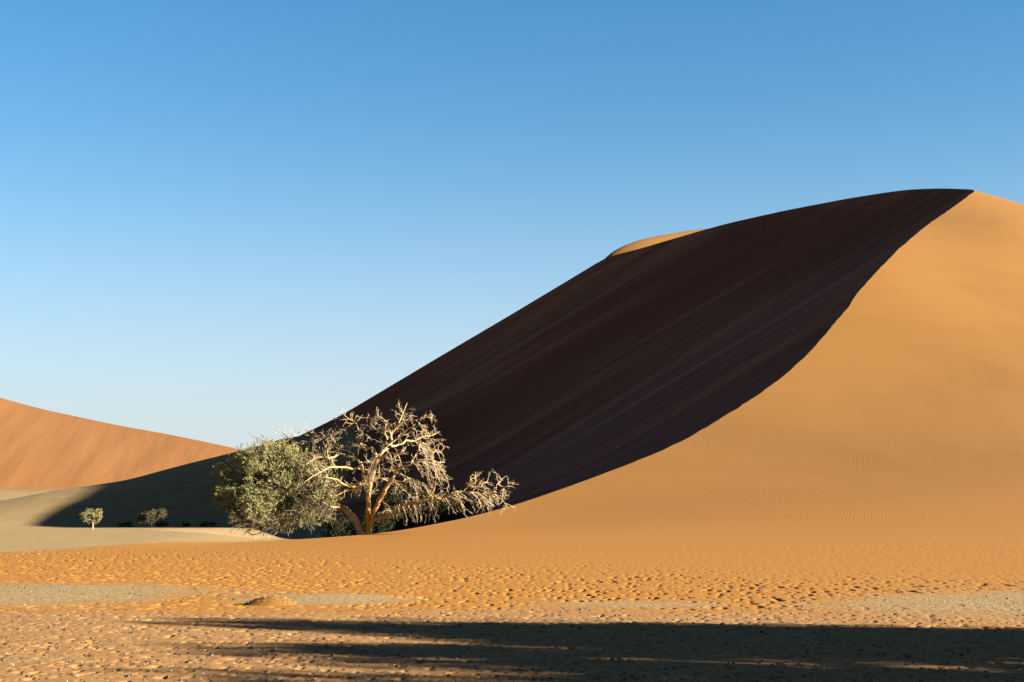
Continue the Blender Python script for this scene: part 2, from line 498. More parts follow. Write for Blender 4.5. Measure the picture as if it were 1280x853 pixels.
# zones of bare grey pan and gravel, drawn on the plan of the place
def blob(cx, cy, rx, ry, rot=0.0):
    c, s = math.cos(rot), math.sin(rot)
    u, v = (X - cx) * c + (Y - cy) * s, -(X - cx) * s + (Y - cy) * c
    return np.clip(1.5 - np.sqrt((u / rx) ** 2 + (v / ry) ** 2), 0, 1)
wig = fbm(X * 0.25, Y * 0.18, 31, 4)
near_edge = 27.5 + 2.2 * wig + 4.0 * sstep(4, 12, X)                        # where the smooth sand gives way to gravel
GRAVEL = np.zeros_like(X)
GRAVEL = np.maximum(GRAVEL, blob(-12.6, 32.5, 5.6, 4.2, 0.0))
GRAVEL = np.maximum(GRAVEL, 0.85 * blob(-4.1, 30.2, 2.0, 1.5, 0.1))
GRAVEL = np.maximum(GRAVEL, 0.75 * blob(2.4, 29.2, 2.2, 1.1, 0))
GRAVEL = np.maximum(GRAVEL, 0.95 * blob(13.0, 29.5, 6.5, 4.6, 0.25))
GRAVEL = np.maximum(GRAVEL, 0.6 * blob(-6.5, 18.2, 1.6, 0.8, 0.2))
left_of_apron = sstep(0.05, -0.6, D) * sstep(52, 58, Y)
GRAVEL = np.maximum(GRAVEL, left_of_apron * (1 - sstep(-9, -6.5, TOE) * sstep(100, 125, Y)))
GRAVEL = GRAVEL * (1 - 0.30 * sstep(300, 330, Y) * (1 - sstep(440, 500, Y)))
GRAVEL = GRAVEL * (1 - 0.45 * sstep(700, 800, Y))
RUST = (1 - sstep(near_edge - 2.0, near_edge + 1.2, Y)) * 0.75 * (1 - GRAVEL)
SUN_LIFT = 1 - sstep(75, 150, Y + 0 * X)  # painted brightening of the flat apron, where the low sun falls weakly
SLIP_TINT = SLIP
BLOWN_GRAZELIT = SLIP * np.clip(1.0 * np.exp(np.minimum(D, 0) / 6.0) * sstep(170, 290, Y) * (1 - sstep(335, 380, Y))
                       + 1.0 * sstep(388, 402, Y) * (1 - sstep(422, 430, Y)) * np.exp(-np.maximum(-D - 10, 0) / 45.0), 0, 1)  # this band below the far crest paints in grazing sunlight
RIPPLE = sstep(50, 90, Y) * (1 - sstep(110, 210, Y)) * (1 - sstep(12, 30, X) * (1 - sstep(95, 135, Y))) * (1 - sstep(0.5, 1.0, SLIP)) * (1 - GRAVEL) * (1 - sstep(0, -2, D))

# footprints and trampled grit: dents pressed into the sheet
def dents(cell, seed, prob, radius, depth, stretch, ang, rim=0.35, along=2.6):
    out = np.zeros_like(Xn)
    YS = Yn / along
    ix, iy = np.floor(Xn / cell), np.floor(YS / cell)
    for ox in (-1, 0, 1):
        for oy in (-1, 0, 1):
            cx, cy = ix + ox, iy + oy
            e = hash2(cx, cy, seed)
            ux = (cx + 0.15 + 0.7 * hash2(cx, cy, seed + 1)) * cell
            uy = (cy + 0.15 + 0.7 * hash2(cx, cy, seed + 2)) * cell
            a = ang + (hash2(cx, cy, seed + 3) - 0.5) * 1.5
            sz = radius * (0.65 + 0.8 * hash2(cx, cy, seed + 4))
            dp = depth * (0.4 + 0.9 * hash2(cx, cy, seed + 5))
            c, s = np.cos(a), np.sin(a)
            u = ((Xn - ux) * np.where(Xn < ux, 0.36, 1.0) * c + (YS - uy) * s) / stretch
            v = -(Xn - ux) * np.where(Xn < ux, 0.36, 1.0) * s + (YS - uy) * c
            r2 = (u * u + v * v) / (sz * sz)
            k = -np.exp(-r2 ** 2.5) * np.clip(0.55 + 0.55 * (Xn - ux) / (sz * stretch), 0, 1) + rim * np.exp(-(np.sqrt(r2) - 1.55) ** 2 / 0.12)
            out += np.where(e < prob, dp * k, 0)
    return out
r0, r1 = int(np.searchsorted(rows, 11.5)), int(np.searchsorted(rows, 100))
Xn, Yn = X[r0:r1], Y[r0:r1]
gn = GRAVEL[r0:r1]
ne = near_edge[r0:r1]
far_edge = 44 + 8 * vnoise(Xn * 0.12, Yn * 0.05, 71) + 22 * sstep(2, -14, Xn) - 4 * sstep(6, 16, Xn)
walk = sstep(ne - 1.0, ne + 1.5, Yn) * (1 - sstep(far_edge - 10, far_edge + 10, Yn)) * (1 - sstep(0.25, 0.6, gn)) * sstep(-0.6, 0.3, D[r0:r1] + (Yn < 55) * 99)
rough = (1 - sstep(ne - 1.2, ne + 1.0, Yn)) * (1 - 0.75 * sstep(0.3, 0.7, gn))
walk = walk * (0.75 + 0.7 * vnoise(Xn * 0.5, Yn * 0.3, 77))
foot = dents(0.31, 101, 0.55, 0.046, 0.078, 1.3, 1.0, 0.0, 3.8) + dents(0.40, 131, 0.45, 0.050, 0.075, 1.5, 1.2, 0.0, 3.8) + dents(0.22, 231, 0.6, 0.034, 0.05, 1.3, 0.6, 0.0, 3.0)
foot += 0.014 * fbm(Xn * 1.3 + Yn * 0.9, Yn * 0.5 - Xn * 0.2, 41, 3)
grit = dents(0.22, 161, 0.55, 0.030, 0.038, 1.3, 0.5, 0.0) + dents(0.34, 191, 0.45, 0.040, 0.048, 1.4, 0.3, 0.0) + dents(0.13, 291, 0.5, 0.02, 0.02, 1.3, 0.3, 0.0)
grit += 0.010 * fbm(Xn * 3.1, Yn * 1.6, 51, 4) + 0.022 * fbm(Xn * 0.5, Yn * 0.35, 55, 2)
Z[r0:r1] += walk * foot + rough * grit + 0.008 * fbm(Xn * 8, Yn * 8, 61, 2) * (Yn < 60)
# the small swells at the left of the foreground
Z[r0:r1] += 0.10 * np.exp(-((Xn + 12) / 7) ** 2 - ((Yn - 33) / 2.6) ** 2) + 0.07 * np.exp(-((Xn + 4.1) / 1.8) ** 2 - ((Yn - 31) / 1.0) ** 2)
nr, nc = X.shape
V = np.stack([X, Y, Z], axis=-1)
du = np.zeros_like(V); dv = np.zeros_like(V)
du[:, 1:-1] = V[:, 2:] - V[:, :-2]; du[:, 0] = V[:, 1] - V[:, 0]; du[:, -1] = V[:, -1] - V[:, -2]
dv[1:-1] = V[2:] - V[:-2]; dv[0] = V[1] - V[0]; dv[-1] = V[-1] - V[-2]
NRM = np.cross(du, dv); NRM /= np.linalg.norm(NRM, axis=-1, keepdims=True)
ii = np.arange(nr * nc).reshape(nr, nc)
F = np.stack([ii[:-1, :-1], ii[:-1, 1:], ii[1:, 1:], ii[1:, :-1]], axis=-1).reshape(-1, 4)
Yf = 0.25 * (Y[:-1, :-1] + Y[1:, 1:] + Y[:-1, 1:] + Y[1:, :-1])
Zf = Z[:-1, :-1]; Gf = base_ground(X[:-1, :-1], Y[:-1, :-1])
foot_line = 46 + 3 * fbm(X[:-1, :-1] * 0.1, Yf * 0.1, 91, 2) + 40 * sstep(4, -16, X[:-1, :-1])
is_dune = ((Zf - Gf) > 0.35) & (Yf > foot_line) & (Yf < 720)
is_dune = is_dune.reshape(-1)
ATT = {'gravel': GRAVEL.ravel(), 'rust': RUST.ravel(), 'slip': SLIP_TINT.ravel(), 'ripple': RIPPLE.ravel(), 'sun_lift': SUN_LIFT.ravel(), 'blown_grazelit': BLOWN_GRAZELIT.ravel()}
VF, NF = V.reshape(-1, 3), NRM.reshape(-1, 3)

def sub_sheet(name, mask):
    f = F[mask]
    used = np.unique(f)
    remap = np.full(nr * nc, -1, dtype=np.int64); remap[used] = np.arange(len(used))
    return mesh_from(name, VF[used], remap[f], MAT_T, True, NF[used], {k: v[used] for k, v in ATT.items()})

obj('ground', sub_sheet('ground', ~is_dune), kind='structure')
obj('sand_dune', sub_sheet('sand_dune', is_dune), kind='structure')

# plain running on to the horizon outside the detailed sheet
loop = np.concatenate([V[0, :-1], V[:-1, -1], V[-1, :0:-1], V[:0:-1, 0]])
c0 = np.array([0, 400.0])
dirs = loop[:, :2] - c0
dirs = dirs / np.linalg.norm(dirs, axis=1, keepdims=True)
outer = np.concatenate([c0 + dirs * 9000, np.zeros((len(loop), 1)) + 10], axis=1)
step = max(1, len(loop) // 500)
n = len(loop)
pv = np.concatenate([loop, outer])
q = np.arange(n)
pf = np.stack([q, q + n, (q + 1) % n + n, (q + 1) % n], axis=-1)
pl = mesh_from('plain', pv, pf, MAT_T, True, None, {'gravel': np.full(2 * n, 0.7), 'rust': np.zeros(2 * n), 'slip': np.zeros(2 * n), 'ripple': np.zeros(2 * n), 'sun_lift': np.zeros(2 * n), 'blown_grazelit': np.zeros(2 * n)})
obj('desert_plain', pl, kind='structure')

# ----------------------------------------------------------------- the far red dune
def far_dune():
    sk = [(-700, 330), (-450, 380), (-250, 430), (-100, 468), (0, 497), (25, 504), (50, 510.5), (100, 521.5), (150, 532), (200, 541), (250, 551), (300, 562), (360, 577), (450, 600), (560, 625)]
    pts = [P(a, b, 980) for a, b in sk]
    rz = pchip([p[0] for p in pts], [p[2] for p in pts])
    xs = np.linspace(pts[0][0], pts[-1][0], 360)
    vs = np.linspace(-1, 1, 90)
    Xd = np.repeat(xs[:, None], len(vs), 1)
    top = rz(Xd)
    v = np.repeat(vs[None], len(xs), 0)
    base = 12.0
    hgt = np.maximum(top - base, 0.5)
    span = hgt / 0.50
    gul = fbm(Xd * 0.05, v * 1.2, 401, 4)
    Yd = 980 + v * span * 1.0 + np.where(v < 0, 14 * np.abs(v) * fbm(Xd * 0.02, v * 0.7, 405, 3), 0)
    prof = np.where(v < 0, 1 - np.abs(v) ** 1.08, 1 - np.abs(v) ** 1.3)
    Zd = base - 1.5 + (hgt + 1.5) * prof + 0.9 * gul * np.clip(-v * 4, 0, 1) * np.clip((1 + v) * 3, 0, 1)
    n1, n2 = Xd.shape
    idx = np.arange(n1 * n2).reshape(n1, n2)
    f = np.stack([idx[:-1, :-1], idx[1:, :-1], idx[1:, 1:], idx[:-1, 1:]], -1).reshape(-1, 4)
    return mesh_from('distant_dune', np.stack([Xd, Yd, Zd], -1).reshape(-1, 3), f, MAT_FAR)
obj('distant_dune', far_dune(), kind='structure')

# ----------------------------------------------------------------- tubes and leaves
class Tubes:
    def __init__(self): self.v, self.f, self.n = [], [], 0
    def add(self, pts, rad, sides=6):
        pts = np.array(pts, float); rad = np.array(rad, float)
        m = len(pts)
        tan = np.gradient(pts, axis=0)
        tan /= np.linalg.norm(tan, axis=1, keepdims=True) + 1e-9
        ref = np.where(np.abs(tan[:, 2:3]) > 0.9, np.array([[1.0, 0, 0]]), np.array([[0, 0, 1.0]]))
        a = np.cross(tan, ref); a /= np.linalg.norm(a, axis=1, keepdims=True) + 1e-9
        for i in range(1, m):                                   # carry the frame along so that the tube does not twist
            w = a[i - 1] - tan[i] * np.dot(a[i - 1], tan[i])
            nw = np.linalg.norm(w)
            if nw > 1e-6: a[i] = w / nw
        b = np.cross(tan, a)
        th = np.linspace(0, 2 * math.pi, sides, endpoint=False)
        ring = pts[:, None] + rad[:, None, None] * (np.cos(th)[None, :, None] * a[:, None] + np.sin(th)[None, :, None] * b[:, None])
        self.v.append(ring.reshape(-1, 3))
        k = np.arange(sides)
        for i in range(m - 1):
            o = self.n + i * sides
            self.f.append(np.stack([o + k, o + (k + 1) % sides, o + sides + (k + 1) % sides, o + sides + k], -1))
        self.n += m * sides
    def build(self, name, mat, origin=(0, 0, 0)):
        return mesh_from(name, np.concatenate(self.v) - np.array(origin), np.concatenate(self.f), mat)

def smooth_path(pts, per=5):
    """rounded curve through control points that also carry a radius"""
    p = np.array(pts, float)
    if len(p) < 3:
        t = np.linspace(0, 1, per + 1)[:, None]
        return p[0] + (p[-1] - p[0]) * t
    q = np.concatenate([[2 * p[0] - p[1]], p, [2 * p[-1] - p[-2]]])
    out = []
    for i in range(1, len(q) - 2):
        for s in range(per):
            t = s / per
            out.append(0.5 * (2 * q[i] + (q[i + 1] - q[i - 1]) * t + (2 * q[i - 1] - 5 * q[i] + 4 * q[i + 1] - q[i + 2]) * t * t
                              + (3 * q[i] - q[i - 1] - 3 * q[i + 1] + q[i + 2]) * t ** 3))
    out.append(p[-1])
    return np.array(out)

class Leaves:
    def __init__(self, rng): self.c, self.u, self.w, self.rng = [], [], [], rng
    def spray(self, centre, direction, length, n, size, width, spread):
        """a shoot with n leaves set round it"""
        r = self.rng
        d = np.array(direction, float); d /= np.linalg.norm(d)
        t = r.random(n)[:, None]
        pos = np.array(centre)[None] + d[None] * t * length + r.normal(0, spread, (n, 3)) * (1.05 - 0.6 * t)
        u = d[None] * 0.6 + r.normal(0, 0.75, (n, 3)); u /= np.linalg.norm(u, axis=1, keepdims=True)
        w = np.cross(u, r.normal(0, 1, (n, 3))); w /= np.linalg.norm(w, axis=1, keepdims=True)
        s = size * (0.6 + 0.8 * r.random((n, 1)))
        self.c.append(pos); self.u.append(u * s); self.w.append(w * s * width)
    def build(self, name, mat, origin=(0, 0, 0)):
        c, u, w = np.concatenate(self.c) - np.array(origin), np.concatenate(self.u), np.concatenate(self.w)
        v = np.stack([c - u * 0.5, c - u * 0.05 + w * 0.5, c + u * 0.5, c - u * 0.05 - w * 0.5], 1).reshape(-1, 3)
        f = np.arange(len(c) * 4).reshape(-1, 4)
        return mesh_from(name, v, f, mat, smooth=False)

# ----------------------------------------------------------------- the dead tree
TY = 90.0
PXM = TY / FPX
rng = np.random.default_rng(7)
rnd = random.Random(11)

# each limb: (sideways run of the depth in metres, start depth, points of (px, py, radius px))
LIMBS = [
 ('trunk', 0, 0, [(460.5, 671, 4.0), (460.8, 655, 3.5), (460.6, 640, 3.3), (460.8, 622, 3.1), (462.5, 605, 2.8), (467, 591, 2.5), (470, 579, 2.2), (474, 570, 2.0), (481, 562.5, 1.9), (488.5, 556, 1.6)]),
 ('branch', 0, 0, [(481, 563, 1.9), (489, 553, 1.7), (488.5, 544, 1.5), (494, 536, 1.25), (499.6, 526, 1.0), (504, 516, 0.8), (508, 506, 0.45)]),
 ('branch', -2.2, -0.1, [(462.5, 660, 3.0), (467, 642, 3.0), (473, 627, 2.9), (479.7, 615.5, 2.7), (484.5, 607, 2.5), (490, 599, 2.3), (496.6, 589, 2.0), (502, 584, 1.7), (514, 581, 1.4), (519, 577, 1.25), (526, 575.4, 1.1), (538, 575.4, 0.9), (547, 578, 0.7), (556, 583.5, 0.45)]),
 ('branch', -2.6, -0.2, [(461.5, 657, 2.4), (470, 649, 2.4), (483, 645.5, 2.3), (490, 642, 2.2), (496, 637, 2.1), (504, 633.8, 2.0), (513.5, 629.6, 1.9), (522, 627.5, 1.7), (533, 625.6, 1.5), (542, 626.5, 1.4), (550.5, 624.8, 1.6), (557, 621.6, 1.6), (563.6, 617.7, 1.4), (570, 615, 1.2), (579, 615, 1.0), (589, 615.5, 0.9), (598, 616.6, 0.8), (607, 617.7, 0.75), (617, 617.2, 0.6), (625, 615, 0.5), (629, 612.8, 0.45), (636, 615, 0.35)]),
 ('branch', -0.6, -1.0, [(522, 627.5, 1.3), (529, 624.5, 1.2), (534.5, 621.5, 1.0), (539.5, 617, 0.9), (543, 611.5, 0.7), (545, 599.7, 0.45), (544, 592, 0.3)]),
 ('branch', -0.3, -2.0, [(540, 617.5, 0.9), (546, 622, 0.9), (551, 624.5, 0.9)]),
 ('branch', 0.7, -2.0, [(579, 615, 0.6), (585.5, 608, 0.55), (590, 608.5, 0.6), (595, 609, 0.6), (602, 604, 0.5), (608.5, 602.4, 0.45), (611, 595, 0.3)]),
 ('branch', 0.6, -2.2, [(595, 609, 0.5), (589, 604.5, 0.45), (588, 597.5, 0.3)]),
 ('branch', 0.3, -2.2, [(602, 604, 0.4), (594.5, 601, 0.4), (593.7, 595, 0.3)]),
 ('branch', -0.4, -2.2, [(597, 609, 0.45), (603, 608.5, 0.4), (607, 611.7, 0.35), (613, 614, 0.3)]),
 ('branch', 0.5, -2.4, [(617, 617, 0.5), (620, 613, 0.45), (621, 606, 0.4), (626, 602, 0.35), (626, 599.5, 0.25)]),
 ('branch', -0.3, -2.4, [(629, 613, 0.4), (634.7, 606, 0.35), (638.5, 604, 0.25)]),
 ('branch', -0.3, -2.4, [(617, 618, 0.5), (626, 624, 0.45), (630, 628, 0.4), (633, 632, 0.3)]),
 ('branch', 2.0, 0.1, [(462, 612, 2.3), (456, 600, 2.1), (453.3, 589, 2.0), (452, 581, 1.9), (447, 575, 1.75), (441.7, 571.8, 1.6), (434, 570.7, 1.5), (426, 566.5, 1.4), (423, 563, 1.3), (423.8, 558, 1.2), (418.5, 553.8, 1.1), (413, 550.6, 1.0), (406, 546.8, 0.95), (399, 545.5, 0.9), (393, 546.5, 0.8), (387, 553, 0.7), (385, 563, 0.6), (383.4, 571, 0.5)]),
 ('branch', 1.0, 1.6, [(397, 545.5, 0.7), (390, 542, 0.6), (383.4, 538.5, 0.35)]),
 ('branch', 0.5, 1.0, [(423, 559, 0.6), (417, 550, 0.5), (412, 543, 0.4), (408, 539, 0.25)]),
 ('branch', 0.8, 1.9, [(384, 571, 0.8), (378, 567, 0.75), (369, 556, 0.65), (360.5, 547.6, 0.5), (352, 541, 0.4), (345.6, 538, 0.25)]),
 ('branch', 0.6, 1.9, [(360.5, 549, 0.4), (366, 546, 0.4), (374, 541, 0.35), (379, 537.5, 0.25)]),
 ('branch', -1.6, 0.7, [(426, 566.8, 1.3), (416.4, 571.8, 1.25), (410, 572.8, 1.2), (403.7, 571.8, 1.1), (396, 572.5, 1.0), (387, 577.5, 0.8), (378, 584.5, 0.5)]),
 ('branch', -0.4, -0.2, [(410, 572.8, 0.9), (409, 563.3, 0.75), (412.7, 557.5, 0.4)]),
 ('branch', -0.3, -0.2, [(404, 571.5, 0.7), (399, 567, 0.5), (396, 564, 0.35)]),
 ('branch', -2.2, 0.1, [(453, 584, 1.7), (447, 585.5, 1.5), (440.6, 586.5, 1.4), (432, 584.4, 1.35), (422.7, 584, 1.3), (414, 584.4, 1.2), (408, 586.5, 1.1), (400.6, 590.6, 1.0), (392, 594.8, 0.85), (381.6, 602, 0.5)]),
 ('branch', -0.5, 0, [(414, 573, 0.9), (416, 579, 0.85), (419.5, 583.5, 0.8)]),
 ('branch', -1.8, 0, [(461, 607, 1.7), (455, 604.5, 1.5), (449, 606.4, 1.4), (441.7, 609, 1.3), (436.4, 608.3, 1.2), (427, 604.3, 1.05), (421.7, 600, 0.9), (413, 598, 0.7), (406, 597, 0.45)]),
 ('branch', -1.0, -0.3, [(428, 604.6, 0.8), (421, 608, 0.7), (414, 612.7, 0.5), (411, 618, 0.3)]),
 ('branch', -1.0, -0.3, [(444, 609.5, 0.8), (440, 612.7, 0.75), (432, 613.8, 0.65), (426, 617, 0.55), (418.5, 621, 0.35)]),
 ('branch', 1.2, 0.3, [(471, 570, 1.4), (466, 561, 1.3), (457.5, 560.7, 1.25), (453, 559, 1.2), (450.7, 554.9, 1.1), (453.3, 549.6, 1.05), (453, 544.3, 1.0), (448.5, 539, 0.9), (446, 531.7, 0.8), (442.8, 527.4, 0.75), (436.4, 524.3, 0.65), (431, 520, 0.55), (426, 516.4, 0.3)]),
 ('branch', 0.6, 0.9, [(443, 528, 0.6), (435.4, 532.7, 0.55), (429, 538, 0.45), (421.7, 542, 0.3)]),
 ('branch', 0.3, 0.9, [(450.5, 541, 0.7), (457.5, 544, 0.7), (461.7, 547.5, 0.55)]),
 ('branch', 0.7, 0.5, [(460, 558.5, 0.9), (451, 555, 0.8), (442.8, 555.4, 0.7), (437, 559.5, 0.45)]),
 ('branch', 0.5, 0.2, [(478, 560, 1.2), (481, 554.9, 1.15), (483.8, 548.5, 1.1), (480.6, 542, 0.95), (481.5, 535, 0.8), (482.7, 528.5, 0.5)]),
 ('branch', 0.9, 0.3, [(480.6, 542, 0.8), (479, 538, 0.7), (473, 530.6, 0.6), (468, 528.5, 0.4)]),
 ('branch', 0.7, 0.4, [(481, 543.5, 0.7), (475, 540, 0.65), (464.8, 533.8, 0.5), (458, 531.7, 0.3)]),
 ('branch', 1.2, 0.1, [(488.5, 544, 1.1), (487, 536, 1.0), (486.4, 531.7, 0.95), (481.7, 526.4, 0.85), (472.7, 520.6, 0.7), (462.7, 523, 0.55), (450, 521.6, 0.3)]),
 ('branch', 0.1, 0.7, [(473, 521, 0.5), (471.6, 514.8, 0.3)]),
 ('branch', 0.2, 0.2, [(503.5, 517, 0.5), (500, 511, 0.4), (499, 508, 0.25)]),
 ('branch', -1.2, 0.1, [(494, 536, 1.0), (502.8, 528.5, 0.95), (509, 526.4, 0.9), (517.5, 525.3, 0.8), (525, 524, 0.7), (530, 520, 0.55), (537.6, 519.5, 0.4), (541.8, 520, 0.25)]),
 ('branch', -0.6, -0.8, [(520, 525.5, 0.6), (526, 531.7, 0.55), (530, 537, 0.5), (533.4, 541, 0.35)]),
 ('branch', -1.4, 0.0, [(489.6, 553, 1.2), (496.4, 548.5, 1.1), (502.8, 544.3, 1.0), (509, 537, 0.9), (517.5, 533.8, 0.75), (526, 531.7, 0.5)]),
 ('branch', 1.8, 0.0, [(488.5, 558, 1.6), (496.4, 557, 1.4), (503.8, 554.5, 1.3), (507.5, 550.8, 1.2), (513.3, 551.7, 1.1), (518.6, 551.5, 1.0), (523, 548.5, 0.9), (530, 545.4, 0.75), (539.7, 544.6, 0.6), (546, 541.7, 0.35)]),
 ('branch', -0.5, 1.5, [(526, 547, 0.7), (534.4, 548.5, 0.65), (540.7, 550, 0.6), (546, 549.6, 0.5), (553.4, 549.6, 0.3)]),
 ('branch', -0.3, 1.3, [(546, 549.8, 0.45), (549, 553, 0.4), (551.3, 556, 0.35), (558, 559, 0.25)]),
 ('branch', 0.6, -1.0, [(513.5, 580.5, 1.0), (519.6, 568.6, 0.9), (523.9, 563.3, 0.85), (523.9, 557, 0.8), (528, 553.8, 0.7), (534, 557, 0.5), (537, 562, 0.35)]),
 ('branch', -0.6, -0.8, [(523.5, 565, 0.7), (530, 563.8, 0.65), (538.6, 560.7, 0.6), (545, 564.4, 0.5), (549, 570.7, 0.3)]),
 ('branch', -1.3, 0.0, [(472, 573, 1.3), (480, 570, 1.2), (487, 567, 1.1), (496.4, 567.3, 0.9), (507, 566, 0.5)]),
 ('branch', -0.5, -0.8, [(496.4, 567.5, 0.8), (499.6, 574, 0.7), (502, 581, 0.45)]),
 ('branch', -0.9, -0.1, [(486.5, 567, 0.9), (489, 573, 0.8), (490, 581, 0.6), (488, 588, 0.35)]),
 ('branch', -0.8, -0.3, [(474, 625, 0.9), (480, 629, 0.75), (486, 633.5, 0.65), (488, 641, 0.4)]),
 ('branch', -1.0, 1.0, [(466, 598, 1.1), (473, 598, 1.0), (479, 599, 0.8), (486, 602, 0.7), (497, 602, 0.6), (508, 603, 0.4)]),
 ('branch', -0.7, 0.8, [(463, 604, 0.9), (470, 600, 0.8), (475, 592, 0.6), (479, 584, 0.35)]),
 ('branch', -0.8, -0.2, [(458, 600, 0.8), (460, 592, 0.7), (463, 584, 0.5), (466, 577, 0.3)]),
 ('branch', -0.5, -0.9, [(488, 602, 1.0), (497, 606, 0.9), (505, 612, 0.75), (511, 619, 0.5), (516, 624, 0.3)]),
]
base = Vector(P(460.5, 668, TY))
dead = thing('dead_tree', 'bare dead tree with bleached twisted branches standing beside the round green tree', 'tree', base)
twigs = Tubes()
n_tw = 0
def wander(start, d, length, r0, gravity, depth):
    """one twig: a crooked tapering shoot, with smaller shoots off it"""
    global n_tw
    k = 5
    pts = [np.array(start)]
    d = np.array(d, float); d /= np.linalg.norm(d) + 1e-9
    for i in range(k):
        d = d + rng.normal(0, 0.13, 3) + np.array([0, 0, gravity])
        d /= np.linalg.norm(d)
        pts.append(pts[-1] + d * length / k)
    rad = np.linspace(r0, r0 * 0.4, k + 1)
    twigs.add(pts, rad, 4)
    n_tw += 1
    if depth > 0:
        for j in range(rnd.choice((1, 2, 2, 3))):
            i = rnd.randint(1, k - 1)
            t = pts[i + 1] - pts[i]; t /= np.linalg.norm(t)
            s = np.cross(t, rng.normal(0, 1, 3)); s /= np.linalg.norm(s) + 1e-9
            wander(pts[i], t * 0.75 + s * rnd.uniform(0.5, 0.9), length * rnd.uniform(0.35, 0.6), r0 * 0.72, gravity, depth - 1)

def hang(start, d, length, r0):
    """a drooping strand with short side shoots"""
    pts = [np.array(start)]
    d = np.array(d, float); d /= np.linalg.norm(d)
    k = 7
    for i in range(k):
        d = d + rng.normal(0, 0.14, 3) + np.array([0, 0, -0.13]); d /= np.linalg.norm(d)
        pts.append(pts[-1] + d * length / k)
    g = [ground_z(p[0], p[1]) for p in pts[-2:]]
    if pts[-1][2] < g[-1] + 0.05:
        pts = [p if p[2] > ground_z(p[0], p[1]) + 0.06 else np.array([p[0], p[1], ground_z(p[0], p[1]) + 0.06]) for p in pts]
    twigs.add(pts, np.linspace(r0, r0 * 0.4, k + 1), 4)
    for i in range(2, k + 1):
        t = pts[i] - pts[i - 1]; t /= np.linalg.norm(t)
        for _ in range(rnd.choice((1, 1, 2))):
            s = np.cross(t, rng.normal(0, 1, 3)); s /= np.linalg.norm(s)
            e = t * 0.8 + s * 0.55
            e /= np.linalg.norm(e)
            a = pts[i - 1]; L = length * rnd.uniform(0.08, 0.2)
            twigs.add([a, a + e * L * 0.5, a + e * L + np.array([0, 0, -0.05 * L])], [r0 * 0.6, r0 * 0.5, r0 * 0.3], 4)

for name, run, start, pp in LIMBS:
    n = len(pp)
    # depth follows the length of the limb
    lens = np.concatenate([[0], np.cumsum([math.hypot(pp[i + 1][0] - pp[i][0], pp[i + 1][1] - pp[i][1]) for i in range(n - 1)])])
    lens /= lens[-1]
    ctl = []
    for (px, py, rr), q in zip(pp, lens):
        dep = start + run * q + 0.12 * math.sin(9 * q + px)
        x, y_, z = P(px, py, TY + dep)
        ctl.append((x, y_, z, rr * PXM))
    path = smooth_path(ctl, 5)
    jit = rng.normal(0, 1, (len(path), 3)) * 0.16 * path[:, 3:4]
    tb = Tubes()
    thick = np.maximum(path[:, 3] * (1 + 0.10 * rng.normal(0, 1, len(path))), 0.013)
    if name == 'trunk': thick[:4] *= np.array([1.35, 1.22, 1.12, 1.05])
    tb.add(path[:, :3] + jit, thick, 10 if name == 'trunk' else 7)
    obj(name, tb.build(name, MAT_DEAD, base), dead)
    # twigs along the limb
    big = name == 'trunk'
    length = sum(np.linalg.norm(path[i + 1, :3] - path[i, :3]) for i in range(len(path) - 1))
    cnt = int(length * (3.8 if big else 5.2)) + 2
    for _ in range(cnt):
        i = rnd.randint(int(len(path) * (0.5 if big else 0.15)), len(path) - 2)
        if pp[0][1] > 640 and path[i, 3] > 2.3 * PXM: continue
        t = path[i + 1, :3] - path[i, :3]; t /= np.linalg.norm(t)
        s = np.cross(t, rng.normal(0, 1, 3)); s /= np.linalg.norm(s)
        up = np.array([0, 0, rnd.uniform(-0.25, 0.35)])
        wander(path[i, :3], t * rnd.uniform(0.2, 0.8) + s + up, rnd.uniform(0.28, 0.85), rnd.uniform(0.012, 0.017), rnd.uniform(-0.07, 0.05), 1)
    e = path[-1, :3]; t = path[-1, :3] - path[-3, :3]
    for _ in range(2): wander(e, t + rng.normal(0, 0.25, 3) * np.linalg.norm(t), rnd.uniform(0.12, 0.28), 0.012, 0.0, 1)

def along(px0, py0, px1, py1, dep, count, dx, dz, l0, l1):
    for _ in range(count):
        q = rnd.random()
        s = P(px0 + (px1 - px0) * q, py0 + (py1 - py0) * q, TY + dep + rnd.uniform(-0.5, 0.5))
        hang(s, (dx + rnd.uniform(-0.3, 0.3), rnd.uniform(-0.35, 0.35), dz + rnd.uniform(-0.2, 0.2)), rnd.uniform(l0, l1), rnd.uniform(0.015, 0.021))
along(516, 578, 550, 578, -1.8, 20, 0.75, -0.75, 0.9, 1.9)         # curtain under the right arch
along(524, 556, 546, 562, -1.0, 9, 0.6, -0.8, 0.8, 1.8)
along(496, 590, 530, 604, -1.2, 15, 0.7, -0.6, 0.8, 1.8)
along(553, 624, 574, 616, -2.2, 12, 0.75, -0.6, 1.1, 2.1)          # strands off the low limb, down to the sand
along(572, 615, 600, 616, -2.3, 16, 0.85, -0.45, 0.9, 1.9)
along(598, 616, 618, 617, -2.4, 12, 0.85, -0.45, 0.6, 1.1)
along(500, 634, 548, 626, -1.5, 18, 0.35, -0.85, 0.6, 1.4)
along(478, 640, 500, 630, -0.9, 8, 0.4, -0.8, 0.5, 1.0)
along(440, 606, 462, 598, -0.3, 12, -0.15, -0.9, 0.5, 1.2)
for _ in range(110):                                               # brush of fine dry shoots up the trunk
    q = rnd.random()
    s = P(461 + 8 * q * q, 622 - 44 * q, TY + rnd.uniform(-0.25, 0.25))
    wander(s, (rnd.uniform(-0.6, 0.6), rnd.uniform(-0.5, 0.5), rnd.uniform(0.1, 1.0)), rnd.uniform(0.25, 0.75), rnd.uniform(0.010, 0.016), 0.02, 1)
